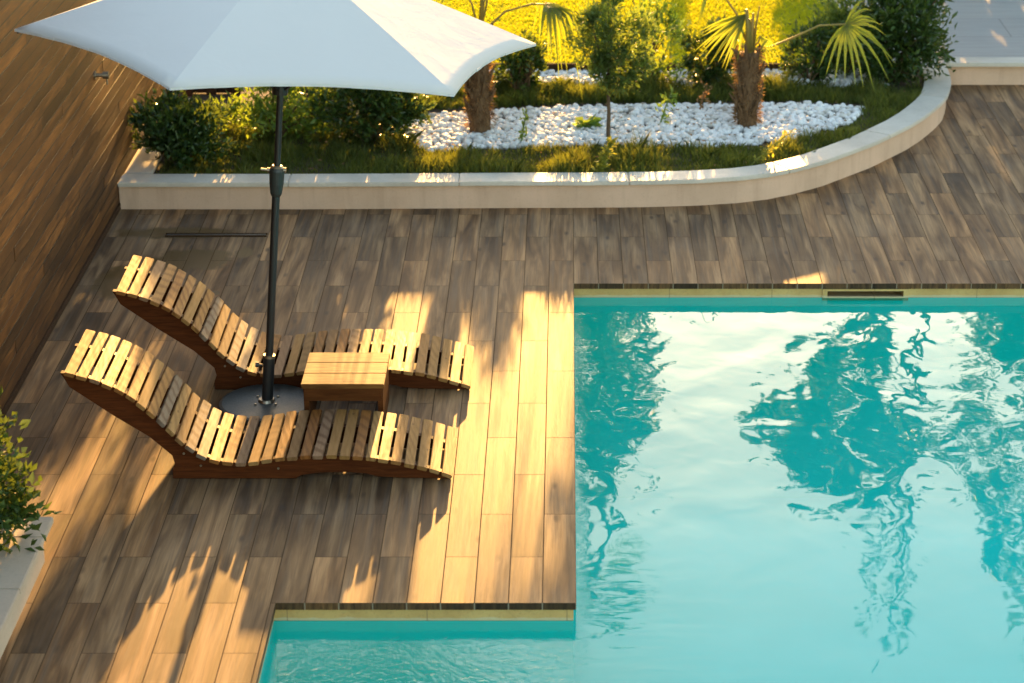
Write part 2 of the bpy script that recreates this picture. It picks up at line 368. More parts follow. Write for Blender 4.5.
# ------------------------------------------------------------------ mesh helpers
def tag(o, label=None, cat=None, group=None, kind=None):
    if label: o['label'] = label
    if cat: o['category'] = cat
    if group: o['group'] = group
    if kind: o['kind'] = kind
    return o
def empty(name, loc=(0, 0, 0), label=None, cat=None, group=None):
    o = bpy.data.objects.new(name, None); o.empty_display_size = .1; o.location = loc; col.objects.link(o)
    return tag(o, label, cat, group)
def link(name, me, m=None, parent=None, smooth=False):
    if m is not None: me.materials.append(m)
    if smooth: me.shade_smooth()
    o = bpy.data.objects.new(name, me); col.objects.link(o)
    if parent is not None:
        o.parent = parent
        w = Vector(parent.location)
        q = parent.parent
        while q: w += q.location; q = q.parent
        o.location = -w
    return o
class MB:
    def __init__(s): s.v = []; s.f = []
    def add(s, vs, fs):
        k = len(s.v); s.v += [tuple(v) for v in vs]; s.f += [tuple(i + k for i in f) for f in fs]
    def box(s, c, d, rot=None):
        hx, hy, hz = d[0] / 2, d[1] / 2, d[2] / 2
        vs = [Vector((a * hx, b * hy, e * hz)) for a in (-1, 1) for b in (-1, 1) for e in (-1, 1)]
        if rot is not None: vs = [rot @ v for v in vs]
        c = Vector(c)
        s.add([v + c for v in vs], [(0, 1, 3, 2), (4, 6, 7, 5), (0, 4, 5, 1), (2, 3, 7, 6), (0, 2, 6, 4), (1, 5, 7, 3)])
    def tube(s, pts, rad, n=10, cap=True):
        pts = [Vector(p) for p in pts]; rad = [rad] * len(pts) if isinstance(rad, (int, float)) else rad
        vs = []; prev = None
        for i, p in enumerate(pts):
            t = (pts[min(i + 1, len(pts) - 1)] - pts[max(i - 1, 0)]).normalized()
            a = prev if prev is not None else (Vector((1, 0, 0)) if abs(t.x) < .9 else Vector((0, 1, 0)))
            u = (a - t * a.dot(t)).normalized(); prev = u; w = t.cross(u)
            for k in range(n):
                an = 2 * math.pi * k / n; vs.append(p + (u * math.cos(an) + w * math.sin(an)) * rad[i])
        fs = [(i * n + k, i * n + (k + 1) % n, (i + 1) * n + (k + 1) % n, (i + 1) * n + k) for i in range(len(pts) - 1) for k in range(n)]
        if cap: fs += [tuple(range(n - 1, -1, -1)), tuple(range((len(pts) - 1) * n, len(pts) * n))]
        s.add(vs, fs)
    def prism_xz(s, poly, y0, y1):
        n = len(poly)
        vs = [(x, y0, z) for x, z in poly] + [(x, y1, z) for x, z in poly]
        s.add(vs, [(i, (i + 1) % n, n + (i + 1) % n, n + i) for i in range(n)] + [tuple(range(n - 1, -1, -1)), tuple(range(n, 2 * n))])
    def mesh(s, name, bevel=0, seg=2):
        me = bpy.data.meshes.new(name); me.from_pydata(s.v, [], s.f)
        bm = bmesh.new(); bm.from_mesh(me); bmesh.ops.recalc_face_normals(bm, faces=bm.faces)
        if bevel: bmesh.ops.bevel(bm, geom=[e for e in bm.edges if len(e.link_faces) == 2 and e.calc_face_angle(0) > .6], offset=bevel, segments=seg, affect='EDGES', clamp_overlap=True)
        bm.to_mesh(me); bm.free(); return me
    def build(s, name, m, parent=None, bevel=0, seg=2, smooth=False): return link(name, s.mesh(name, bevel, seg), m, parent, smooth)
def np_mesh(name, V, F):
    V = np.asarray(V, dtype=np.float32).reshape(-1, 3); F = np.asarray(F, dtype=np.int32); k = F.shape[1]
    me = bpy.data.meshes.new(name); me.vertices.add(len(V)); me.vertices.foreach_set('co', V.ravel())
    me.loops.add(F.size); me.loops.foreach_set('vertex_index', F.ravel())
    me.polygons.add(len(F)); me.polygons.foreach_set('loop_start', np.arange(0, F.size, k, dtype=np.int32)); me.polygons.foreach_set('loop_total', np.full(len(F), k, dtype=np.int32))
    me.update(calc_edges=True); me.validate(); return me
def unit(a): return a / np.maximum(np.linalg.norm(a, axis=-1, keepdims=True), 1e-9)
def leaf_mesh(name, pos, d, length, width, fold=.25, rg=rng):
    n = len(pos); d = unit(d); r = rg.normal(size=(n, 3)); sd = unit(np.cross(d, r)); up = np.cross(sd, d)
    L = length * rg.uniform(.65, 1.3, (n, 1)); W = width * rg.uniform(.7, 1.2, (n, 1))
    b = pos; t = pos + d * L - up * L * .18
    mid = pos + d * L * .5
    a = mid + sd * W * .5 + up * W * fold; c = mid - sd * W * .5 + up * W * fold
    V = np.stack([b, a, t, c], 1).reshape(-1, 3); F = np.arange(n)[:, None] * 4
    F = np.concatenate([F + np.array([[0, 1, 2]]), F + np.array([[0, 2, 3]])], 0)
    return np_mesh(name, V, F)
def clumped(center, radii, nclump, nleaf, spread, rg=rng, bottom=-.9):
    """leaf positions in clumps spread through an ellipsoid; returns positions and growth directions"""
    c = unit(rg.normal(size=(nclump * 3, 3))) * (rg.uniform(.0, 1, (nclump * 3, 1)) ** .42)
    c = c[c[:, 2] > bottom][:nclump]
    k = rg.integers(0, len(c), nleaf)
    sp = spread * rg.uniform(.5, 1.4, (len(c), 1))
    p = c[k] + rg.normal(size=(nleaf, 3)) * sp[k]
    d = unit(p) * .6 + rg.normal(size=(nleaf, 3)) * .6 + np.array([0, 0, .45])
    return np.asarray(center) + p * np.asarray(radii), d, np.asarray(center) + c * np.asarray(radii)
def blades(name, P, h, w, lean=.35, rg=rng):
    n = len(P); an = rg.uniform(0, 2 * math.pi, n); hh = h * rg.uniform(.55, 1.3, n)
    sx = np.stack([np.cos(an), np.sin(an), np.zeros(n)], 1) * (w * rg.uniform(.7, 1.3, n))[:, None]
    ln = rg.normal(size=(n, 2)) * lean * hh[:, None]
    tip = P + np.concatenate([ln, hh[:, None]], 1); mid = P + np.concatenate([ln * .35, hh[:, None] * .6], 1)
    V = np.stack([P - sx, P + sx, mid + sx * .8, tip, mid - sx * .8], 1).reshape(-1, 3)
    F = np.arange(n)[:, None] * 5 + np.array([[0, 1, 2, 3, 4]])
    return np_mesh(name, V, F)
def in_poly(P, poly):
    x, y = P[:, 0], P[:, 1]; c = np.zeros(len(P), bool); n = len(poly)
    for i in range(n):
        x0, y0 = poly[i]; x1, y1 = poly[(i + 1) % n]
        if y0 == y1: continue
        c ^= ((y0 > y) != (y1 > y)) & (x < (x1 - x0) * (y - y0) / (y1 - y0) + x0)
    return c
def scatter(poly, n, rg=rng):
    q = np.array(poly); lo, hi = q.min(0), q.max(0); out = np.zeros((0, 2))
    while len(out) < n:
        P = rg.uniform(lo, hi, (n * 2, 2)); out = np.concatenate([out, P[in_poly(P, poly)]])
    return out[:n]
def sheet(name, rects, z, m, depth=0, kind='structure', edge_m=None):
    xs = sorted({r[0] for r in rects} | {r[2] for r in rects}); ys = sorted({r[1] for r in rects} | {r[3] for r in rects})
    bm = bmesh.new(); V = {}
    g = lambda x, y: V.setdefault((x, y), None) or V.__setitem__((x, y), bm.verts.new((x, y, z))) or V[(x, y)]
    for x0, x1 in zip(xs, xs[1:]):
        for y0, y1 in zip(ys, ys[1:]):
            if any(r[0] <= x0 and x1 <= r[2] and r[1] <= y0 and y1 <= r[3] for r in rects):
                bm.faces.new([g(x0, y0), g(x1, y0), g(x1, y1), g(x0, y1)])
    if depth:
        ret = bmesh.ops.extrude_face_region(bm, geom=bm.faces[:])
        for v in [e for e in ret['geom'] if isinstance(e, bmesh.types.BMVert)]: v.co.z -= depth
    bmesh.ops.recalc_face_normals(bm, faces=bm.faces)
    if edge_m:
        for f in bm.faces:
            if abs(f.normal.z) < .5: f.material_index = 1
    me = bpy.data.meshes.new(name); bm.to_mesh(me); bm.free()
    o = tag(link(name, me, m), kind=kind)
    if edge_m: me.materials.append(edge_m)
    return o

# ------------------------------------------------------------------ setting: ground, deck, pool
PX0, PX1, PY0, PY1 = .041, 7.0, 2.0, 13.31        # main pool
BX0, BY1 = -1.288, 9.222                          # shallow basin in front of the ledge
WATER = -.093
big = 400
sheet('ground', [(-big, -big, -3.6, big), (8.2, -big, big, big), (-3.6, -big, 8.2, 1.2), (-3.6, 14.9, 8.2, big)], -.06, M['earth'])
sheet('deck', [(-2.96, 1.0, BX0, 14.85), (BX0, BY1, PX0, 14.85), (PX0, PY1, 8.4, 14.85), (1.0, 14.85, 8.4, 17.85), (PX1, 1.0, 8.4, PY1), (BX0, 1.0, PX1, PY0)], 0, M['deck'], .034, 'structure', M['tileedge'])

def pool():
    out = [(BX0, PY0), (PX1, PY0), (PX1, PY1), (PX0, PY1), (PX0, BY1), (BX0, BY1)]
    def ring(off):
        o = off
        return [(BX0 - o, PY0 - o), (PX1 + o, PY0 - o), (PX1 + o, PY1 + o), (PX0 - o, PY1 + o), (PX0 - o, BY1 + o), (BX0 - o, BY1 + o)]
    band = MB(); r = ring(-.012)
    # hidden inner corner: keep the offset consistent for the re-entrant corner
    r = [(BX0 - .012, PY0 - .012), (PX1 + .012, PY0 - .012), (PX1 + .012, PY1 + .012), (PX0 - .012, PY1 + .012), (PX0 - .012, BY1 + .012), (BX0 - .012, BY1 + .012)]
    def wall(mb, z0, z1, rr, skip=()):
        n = len(rr)
        for i in range(n):
            if i in skip: continue
            (xa, ya), (xb, yb) = rr[i], rr[(i + 1) % n]
            mb.add([(xa, ya, z0), (xb, yb, z0), (xb, yb, z1), (xa, ya, z1)], [(0, 1, 2, 3)])
    # the skimmer mouth is an opening in the far band
    sx0, sx1, sz0, sz1 = 1.575, 2.035, -.086, -.050
    wall(band, -.096, -.034, r, skip=(2,))
    yb = r[2][1]
    for xa, xb, za, zb in ((r[3][0], sx0, -.096, -.034), (sx1, r[2][0], -.096, -.034), (sx0, sx1, sz1, -.034), (sx0, sx1, -.096, sz0)):
        band.add([(xa, yb, za), (xb, yb, za), (xb, yb, zb), (xa, yb, zb)], [(0, 1, 2, 3)])
    tag(band.build('pool_band', M['beige']), kind='structure')
    lin = MB(); wall(lin, -1.15, -.096, r)
    lin.add([(r[0][0], r[0][1], -1.15), (r[1][0], r[1][1], -1.15), (r[2][0], r[2][1], -1.15), (r[3][0], r[3][1], -1.15), (r[4][0], r[4][1], -1.15), (r[5][0], r[5][1], -1.15)], [(0, 1, 2, 3, 4, 5)])
    cv = MB(); rr = .6; ya, xa, xb = r[2][1], r[3][0], r[2][0]; k_ = 10
    vs = []
    for i in range(k_ + 1):
        a = math.pi / 2 * i / k_
        for xx in (xa, xb): vs.append((xx, ya - rr + rr * math.sin(a), -1.15 + rr - rr * math.cos(a)))
    cv.add(vs, [(2 * i, 2 * i + 1, 2 * i + 3, 2 * i + 2) for i in range(k_)])
    tag(cv.build('pool_cove', M['liner'], smooth=True), kind='structure')
    # raised floor of the shallow basin, ending in a submerged step under the ledge corner
    lin.box(((BX0 + PX0) / 2, (PY0 + BY1) / 2, -.85), (PX0 - BX0 - .01, BY1 - PY0, .58))
    tag(lin.build('pool_basin', M['liner']), kind='structure')
    w = MB(); w.add([(x, y, WATER) for x, y in r], [(0, 1, 2, 3, 4, 5)])
    o = tag(w.build('pool_water', M['water']), kind='structure')
    for f in o.data.polygons: pass
    t = empty('pool_skimmer', (1.805, yb, -.06), 'slot shaped skimmer opening in the beige band at the far pool edge', 'pool skimmer')
    b = MB()
    b.add([(sx0, yb, sz0), (sx1, yb, sz0), (sx1, yb + .16, sz0 - .03), (sx0, yb + .16, sz0 - .03), (sx0, yb, sz1), (sx1, yb, sz1), (sx1, yb + .16, sz1), (sx0, yb + .16, sz1)],
          [(0, 1, 2, 3), (4, 5, 6, 7), (3, 2, 6, 7), (0, 3, 7, 4), (1, 2, 6, 5)])
    b.build('mouth', M['beige'], t)
    fr = MB()
    for c, d in (((1.805, yb - .005, sz1 + .006), (sx1 - sx0 + .06, .008, .012)), ((1.805, yb - .005, sz0 - .012), (sx1 - sx0 + .06, .008, .024)),
                 ((sx0 - .015, yb - .005, (sz0 + sz1) / 2), (.03, .008, sz1 - sz0)), ((sx1 + .015, yb - .005, (sz0 + sz1) / 2), (.03, .008, sz1 - sz0))):
        fr.box(c, d)
    fr.build('frame', M['beige'], t)
pool()

# slot drain let into the deck behind the loungers
t = empty('floor_drain', (-2.24, 14.2, 0), 'narrow dark slot drain let into the deck before the long planter', 'floor drain')
b = MB(); b.box((-2.24, 14.2, .003), (.63, .032, .006)); b.build('grate', M['black'], t)
b = MB()
for yy in (14.178, 14.222): b.box((-2.24, yy, .004), (.65, .010, .008))
b.build('frame', M['edging'], t)

# ------------------------------------------------------------------ curved planter
CAP_O = [(-2.948, 14.70), (-2.4, 14.70), (-1.75, 14.70), (-1.1, 14.71), (-.44, 14.725), (.1, 14.73), (.54, 14.745), (.86, 14.775), (1.14, 14.83), (1.35, 14.91), (1.53, 15.02), (1.75, 15.2), (1.95, 15.42),
         (2.13, 15.62), (2.29, 15.84), (2.44, 16.05), (2.57, 16.27), (2.66, 16.45), (2.74, 16.62), (2.81, 16.8), (2.86, 17.0), (2.90, 17.2), (2.92, 17.4), (2.93, 17.55), (2.93, 17.72)]
def offset(poly, d):
    out = []
    for i, p in enumerate(poly):
        a = Vector(poly[max(i - 1, 0)]); b_ = Vector(poly[min(i + 1, len(poly) - 1)]); t_ = (b_ - a).normalized()
        out.append((p[0] - t_.y * d, p[1] + t_.x * d))
    return out
def strip_solid(mb, o, i, z0, z1):
    n = len(o); vs = [(x, y, z0) for x, y in o] + [(x, y, z0) for x, y in i] + [(x, y, z1) for x, y in o] + [(x, y, z1) for x, y in i]
    fs = []
    for k in range(n - 1):
        fs += [(k, k + 1, 2 * n + k + 1, 2 * n + k), (n + k, 3 * n + k, 3 * n + k + 1, n + k + 1), (2 * n + k, 2 * n + k + 1, 3 * n + k + 1, 3 * n + k), (k, n + k, n + k + 1, k + 1)]
    fs += [(0, 2 * n, 3 * n, n), (n - 1, 2 * n - 1, 4 * n - 1, 3 * n - 1)]
    mb.add(vs, fs)
CAP_I = offset(CAP_O, .20)
pl = empty('curved_planter', (0, 14.8, 0), 'long low planter wall with pale coping curving away round the lawn bed', 'planter')
b = MB(); strip_solid(b, offset(CAP_O, .03), offset(CAP_O, .17), -.01, .160); b.build('wall', M['render'], pl, .004)
b = MB()
# coping in separate stones with fine joints
acc = [0]
for p, q in zip(CAP_O, CAP_O[1:]): acc.append(acc[-1] + math.hypot(q[0] - p[0], q[1] - p[1]))
def resample(poly, step):
    L = [0]
    for p, q in zip(poly, poly[1:]): L.append(L[-1] + math.hypot(q[0] - p[0], q[1] - p[1]))
    n = int(L[-1] / step); out = []
    for s_ in np.linspace(0, L[-1], n + 1):
        k = min(max(np.searchsorted(L, s_) - 1, 0), len(poly) - 2); f = (s_ - L[k]) / (L[k + 1] - L[k])
        out.append((poly[k][0] + f * (poly[k + 1][0] - poly[k][0]), poly[k][1] + f * (poly[k + 1][1] - poly[k][1])))
    return out
fo = resample(CAP_O, .04)
for a in range(0, len(fo) - 1, 28):
    seg = fo[a:a + 29]
    if len(seg) < 2: continue
    s2 = list(seg)
    e = Vector(s2[-1]) - Vector(s2[-2]); s2[-1] = tuple(Vector(s2[-1]) - e * .06)
    strip_solid(b, s2, offset(s2, .20), .162, .192)
b.build('coping', M['coping'], pl, .005)
# side coping running back along the timber wall
b = MB(); b.box((-2.85, 15.62, .177), (.185, 1.41, .029)); b.build('coping', M['coping'], pl, .005)
b = MB(); b.box((-2.85, 15.6, .075), (.15, 1.4, .15)); b.build('wall', M['render'], pl, .003)

SOIL_Z = .145
soil_poly = offset(CAP_O, .165)
mb = MB(); sp_ = [(-2.8, 14.87)] + soil_poly[1:] + [(2.76, 17.72), (2.2, 17.72), (-2.8, 17.72)]
mb.add([(x, y, SOIL_Z) for x, y in sp_], [tuple(range(len(sp_)))]); tag(mb.build('planter_soil', M['soil']), kind='structure')

# raised grey terrace on the right and behind the lawn
tw = empty('terrace_wall', (5.6, 17.8, 0), 'low peach retaining wall with thin pale coping carrying the grey terrace', 'retaining wall')
b = MB(); b.box((5.72, 17.86, .075), (5.56, .1, .17)); b.build('wall', M['render'], tw, .003)
b = MB(); b.box((5.74, 17.83, .178), (5.60, .18, .032)); b.build('coping', M['coping'], tw, .004)
LAWN = [(-6.0, 17.68), (2.18, 17.68), (2.30, 18.3), (2.36, 19.0), (2.28, 19.7), (2.05, 20.15), (1.6, 20.45), (.9, 20.65), (-.2, 20.75), (-2.0, 20.8), (-6.0, 20.8)]
tp = MB()
tp.add([(x, y, .185) for x, y in [(2.94, 17.92), (8.5, 17.92), (8.5, 26), (-8, 26), (-8, 20.8), (-2.0, 20.8), (-.2, 20.75), (.9, 20.65), (1.6, 20.45), (2.05, 20.15), (2.28, 19.7), (2.36, 19.0), (2.30, 18.3), (2.18, 17.74), (2.94, 17.74)]], [tuple(range(15))])
tag(tp.build('paved_terrace', M['paving']), kind='structure')
lb = MB(); lb.add([(x, y, .198) for x, y in LAWN], [tuple(range(len(LAWN)))]); tag(lb.build('lawn', M['turf']), kind='structure')
ed = MB(); ed.box((.7, 17.665, .165), (3.4, .03, .09)); ed.box((-3.2, 17.665, .165), (4.37, .03, .09))
tag(ed.build('lawn_edging', M['edging'], None, .003), 'dark timber edging board between lawn and white pebble strip', 'edging')

# ------------------------------------------------------------------ timber wall on the left
def timber_wall():
    t = empty('timber_wall', (-2.96, 10, 0), 'tall wall clad in narrow brown horizontal timber boards beside the loungers', 'wall')
    b = MB(); rg = random.Random(3); z = .045; pitch = .078
    while z < 2.7:
        y = 3.0 + rg.uniform(0, 1.2) - 1.2
        while y < 16.72:
            L = rg.choice((2.4, 3.0, 3.6, 4.2)); y1 = min(y + L, 16.72)
            if y1 - y > .05:
                d = rg.gauss(0, .0004) + (.0022 if rg.random() < .13 else 0); yaw = rg.gauss(0, .0004); tilt = rg.gauss(0, .006)
                rot = Matrix.Rotation(yaw, 3, 'Z') @ Matrix.Rotation(-tilt, 3, 'Y')
                b.box((-2.962 + d, (y + y1) / 2, z + pitch / 2), (.024, y1 - y - .002, pitch - .0007), rot)
            y = y1
        z += pitch
    b.build('cladding', M['wallwood'], t, .0006, 1)
    k = MB(); k.box((-3.085, 9.8, 1.33), (.21, 13.8, 2.75)); k.build('core', M['backing'], t)
    k = MB(); k.box((-3.06, 16.735, 1.34), (.22, .026, 2.74)); k.build('end_post', M['table'], t, .003)
    k = MB(); k.box((-2.951, 9.6, .021), (.016, 13.3, .04)); k.build('skirting', M['slat_dark'], t, .002)
    s = MB(); c = Vector((-2.95, 14.25, 1.04))
    s.tube([c, c + Vector((.05, -.0, .0)), c + Vector((.052, 0, 0)), c + Vector((.09, 0, 0))], [.012, .012, .024, .024], 12)
    s.tube([c + Vector((.0, 0, 0)), c + Vector((.008, 0, 0))], .03, 12)
    s.tube([c + Vector((.075, 0, -.015)), c + Vector((.075, 0, -.06))], .006, 8)
    s.build('spout', M['chrome'], t, smooth=False)
timber_wall()

# ------------------------------------------------------------------ planter box at lower left
pb = empty('planter_box', (-2.66, 8, 0), 'pale stone topped planter box against the timber wall at lower left', 'planter')
b = MB(); b.box((-2.455, 7.3, .08), (.13, 4.66, .165)); b.box((-2.735, 9.57, .08), (.43, .12, .165)); b.build('wall', M['warmstone'], pb, .003)
b = MB()
for y0, y1 in ((9.48, 9.69), (8.98, 9.477), (7.78, 8.977), (6.58, 7.777), (5.0, 6.577)):
    b.box((-2.455, (y0 + y1) / 2, .182), (.215, y1 - y0 - .003, .032)) if y0 < 9.4 else b.box((-2.648, (y0 + y1) / 2, .182), (.60, y1 - y0 - .003, .032))
b.build('coping', M['warmstone'], pb, .004)
b = MB(); b.box((-2.74, 7.2, .06), (.42, 4.5, .12)); b.build('soil', M['soil'], pb)

# ------------------------------------------------------------------ sun loungers
PROF = [(-2.425, .588), (-2.385, .579), (-2.320, .562), (-2.260, .541), (-2.203, .515), (-2.149, .484), (-2.098, .448), (-2.051, .410), (-2.004, .366), (-1.960, .318), (-1.924, .275), (-1.884, .230), (-1.833, .184),
        (-1.782, .149), (-1.722, .124), (-1.662, .113), (-1.597, .110), (-1.538, .115), (-1.477, .125), (-1.412, .135), (-1.351, .142), (-1.286, .146), (-1.222, .148), (-1.161, .148), (-1.097, .146), (-1.03, .144),
        (-.971, .139), (-.914, .132), (-.846, .121), (-.786, .108), (-.725, .093), (-.664, .076), (-.604, .056), (-.565, .040)]
RAILB = [(-2.440, .542), (-2.415, .492), (-2.226, .352), (-2.040, .225), (-1.938, .128), (-1.928, .085), (-1.941, .05), (-1.941, .004), (-1.335, .004), (-1.315, .020), (-1.216, .036), (-1.092, .039), (-.994, .031), (-.931, .015), (-.823, .008), (-.570, .004)]
def lounger(dx, y0, label, pine, seed, sx=1.0):
    t = empty('sun_lounger', (-1.5 + dx, y0 + .29, 0), label, 'sun lounger', 'timber sun loungers under the parasol')
    P = [Vector((x + dx, 0, z)) for x, z in PROF]
    L = [0]
    for a, c in zip(P, P[1:]): L.append(L[-1] + (c - a).length)
    def at(s):
        k = min(max(int(np.searchsorted(L, s)) - 1, 0), len(P) - 2); f = (s - L[k]) / (L[k + 1] - L[k]); return P[k].lerp(P[k + 1], f)
    n = 32; b = MB(); rg = random.Random(seed)
    for i in range(n):
        s = .024 + i * (L[-1] - .048) / (n - 1)
        c = at(s); tt = (at(min(s + .03, L[-1])) - at(max(s - .03, 0))).normalized(); ang = math.atan2(tt.z, tt.x)
        rot = Matrix.Rotation(rg.gauss(0, .005), 3, 'Z') @ Matrix.Rotation(-ang + rg.gauss(0, .010), 3, 'Y')
        nn = Vector((-tt.z, 0, tt.x))
        b.box(c - nn * .010 + Vector((0, y0 + .29 + rg.uniform(-.006, .006), 0)), (.0500, .58 + rg.uniform(-.006, .006), .020), rot)
    b.build('slatted_seat', pine, t, .003)
    top = [(x + dx, z - .0215) for x, z in PROF]
    top[0] = (top[0][0] - .03, top[0][1]); 
    poly = top + [(x + dx, z) for x, z in RAILB][::-1]
    for ya in (.05, .405):
        r = MB(); r.prism_xz(poly, y0 + ya, y0 + ya + .038); rail = r.build('side_rail', M['rail'], t, .002, 1)
        if ya < .1:
            for bx, bz in ((-1.80, .075), (-1.42, .06), (-1.88, .14)):
                bolts = MB(); bolts.tube([(bx + dx, y0 + ya - .004, bz), (bx + dx, y0 + ya + .002, bz)], .006, 8)
                bolts.build('bolt', M['chrome'], rail)
    for cx_, cz in ((-1.86, .03), (-.66, .02)):
        r = MB(); r.box((cx_ + dx, y0 + .247, cz), (.045, .315, .035)); r.build('crossbar', M['rail'], t, .003)
    return t
lounger(0, 10.465, 'front wooden sun lounger with wavy slats, lying nearest the shallow pool basin', M['pine'], 1)
lounger(.048, 11.60, 'rear wooden sun lounger with wavy slats, partly hidden behind parasol pole and small table', M['pine2'], 2)

# ------------------------------------------------------------------ small table between the loungers
tb = empty('side_table', (-1.155, 11.32, 0), 'low square wooden table of three boards standing between the two loungers', 'side table')
b = MB(); y = 11.10
for w in (.150, .150, .142):
    b.box((-1.150, y + w / 2, .25), (.425, w - .003, .026)); y += w
b.build('tabletop', M['table'], tb, .003)
for yy in (11.125, 11.515):
    b = MB(); b.box((-1.150, yy, .2), (.40, .024, .072)); b.build('apron', M['tableside'], tb, .003)
for xx in (-1.34, -.96):
    b = MB(); b.box((xx, 11.32, .118), (.028, .40, .236)); b.build('leg', M['tableside'], tb, .003)

# ------------------------------------------------------------------ parasol
def parasol():
    B = Vector((-1.584, 11.406, 0)); t = empty('parasol', tuple(B), 'large white hexagonal parasol on a slightly leaning black pole between loungers', 'parasol')
    lx, ly = .081, .040
    ax = Vector((math.sin(lx), math.sin(ly), 0)); ax.z = math.sqrt(1 - ax.x ** 2 - ax.y ** 2)
    e1 = Vector((ax.z, 0, -ax.x)).normalized(); e2 = ax.cross(e1)
    H, RISE, RAD, A0 = 1.995, .459, 1.304, R(13.647)
    d = MB(); d.tube([B + Vector((0, 0, .0)), B + Vector((0, 0, .012)), B + Vector((0, 0, .034)), B + Vector((0, 0, .040))], [.245, .25, .25, .235], 48)
    base = d.build('base', M['disc'], t)
    fl = MB(); fl.tube([B + Vector((0, 0, .041)), B + Vector((0, 0, .055))], [.046, .04], 20)
    for k in range(4):
        an = R(45 + 90 * k); q = B + Vector((math.cos(an) * .075, math.sin(an) * .075, .040)); fl.tube([q, q + Vector((0, 0, .008))], .007, 6)
    fl.build('flange', M['chrome'], base)
    q = lambda s: B + ax * s
    tb_ = MB(); tb_.tube([q(.045), q(.29)], .030, 18); sl = tb_.build('sleeve', M['black'], t)
    k = MB(); k.tube([q(.285), q(.300)], .032, 18); k.build('collar', M['chrome'], sl)
    k = MB(); s0 = q(.24); k.tube([s0 - e1 * .034, s0 - e1 * .05, s0 - e1 * .052, s0 - e1 * .07], [.006, .006, .014, .014], 10); k.build('knob', M['black'], sl)
    p = MB(); p.tube([q(.29), q(1.19)], .0205, 18); p.build('pole', M['black'], t, smooth=False)
    p = MB(); p.tube([q(1.30), q(H + RISE - .02)], .0170, 18); p.build('pole', M['black'], t)
    j = MB(); j.tube([q(1.165), q(1.18), q(1.235), q(1.30), q(1.315)], [.024, .030, .037, .039, .034], 20); jo = j.build('tilt_joint', M['darkplastic'], t)
    k = MB(); k.tube([q(1.316), q(1.328)], [.034, .026], 18)
    k.tube([q(1.30) - e1 * .036, q(1.30) - e1 * .05, q(1.30) - e1 * .051, q(1.30) - e1 * .082], [.012, .012, .006, .008], 10)
    k.tube([q(1.305) + e1 * .03, q(1.305) + e1 * .046], .014, 10); k.build('crank_handle', M['chrome'], jo)
    C = q(H); rim = [C + (e1 * math.cos(A0 + R(60 * i)) + e2 * math.sin(A0 + R(60 * i))) * RAD for i in range(6)]; apex = C + ax * RISE
    c = MB(); n, m = 14, 14
    def surf(u, tt, i):
        a, b_ = rim[i], rim[(i + 1) % 6]; w = a.lerp(b_, tt); bow = 4 * tt * (1 - tt)
        p_ = apex.lerp(w, u * (1 - .048 * bow * u ** 1.6))            # edge drawn in between the ribs
        sag = math.sin(math.pi * u) * .010 - bow * .002 * u                          # cloth dips between ribs
        return p_ + ax * sag
    for i in range(6):
        vs = [surf(.03 + .97 * a / n, b_ / m, i) for a in range(n + 1) for b_ in range(m + 1)]
        c.add(vs, [(a * (m + 1) + b_, a * (m + 1) + b_ + 1, (a + 1) * (m + 1) + b_ + 1, (a + 1) * (m + 1) + b_) for a in range(n) for b_ in range(m)])
    me = c.mesh('canopy'); bm = bmesh.new(); bm.from_mesh(me); bmesh.ops.remove_doubles(bm, verts=bm.verts, dist=.0008)
    bmesh.ops.recalc_face_normals(bm, faces=bm.faces)
    for f in bm.faces: f.smooth = True
    for e in bm.edges:                                                              # seams along the ribs stay crisp
        mid = (e.verts[0].co + e.verts[1].co) / 2 - C
        dv_ = e.verts[0].co - e.verts[1].co
        an = math.degrees(math.atan2(mid.dot(e2), mid.dot(e1)) - A0) % 60
        if min(an, 60 - an) < .6 and abs(dv_.dot(ax)) > .012: e.smooth = False
    bm.to_mesh(me); bm.free()
    can = link('canopy', me, M['canvas'], t)
    so = can.modifiers.new('thickness', 'SOLIDIFY'); so.thickness = .0025; so.offset = 0
    hem = MB()
    for i in range(6):
        for k_ in range(m):
            a, b_ = surf(1, k_ / m, i), surf(1, (k_ + 1) / m, i)
            hem.add([a, b_, b_ - ax * .012, a - ax * .012], [(0, 1, 2, 3)])
    h = hem.build('hem', M['canvas'], can)
    so = h.modifiers.new('thickness', 'SOLIDIFY'); so.thickness = .003
    hub = MB(); hub.tube([apex - ax * .055, apex - ax * .012, apex + ax * .01, apex + ax * .04], [.03, .045, .03, .015], 16); hub.build('finial', M['black'], t)
    hr = MB(); hr.tube([q(1.70), q(1.76)], .04, 16); hr.build('runner', M['black'], t)
    for i in range(6):
        r_ = MB(); a = apex - ax * .03; b_ = rim[i] - ax * .012
        pts = [a.lerp(b_, u) + ax * (math.sin(math.pi * u) * .016 - .008) for u in np.linspace(0, .992, 8)]
        r_.tube(pts, .008, 8); rb = r_.build('rib', M['black'], t)
        s_ = MB(); s_.tube([q(1.73) + (rim[i] - C).normalized() * .035, a.lerp(b_, .5) + ax * .0], .006, 8); s_.build('strut', M['black'], rb)
parasol()

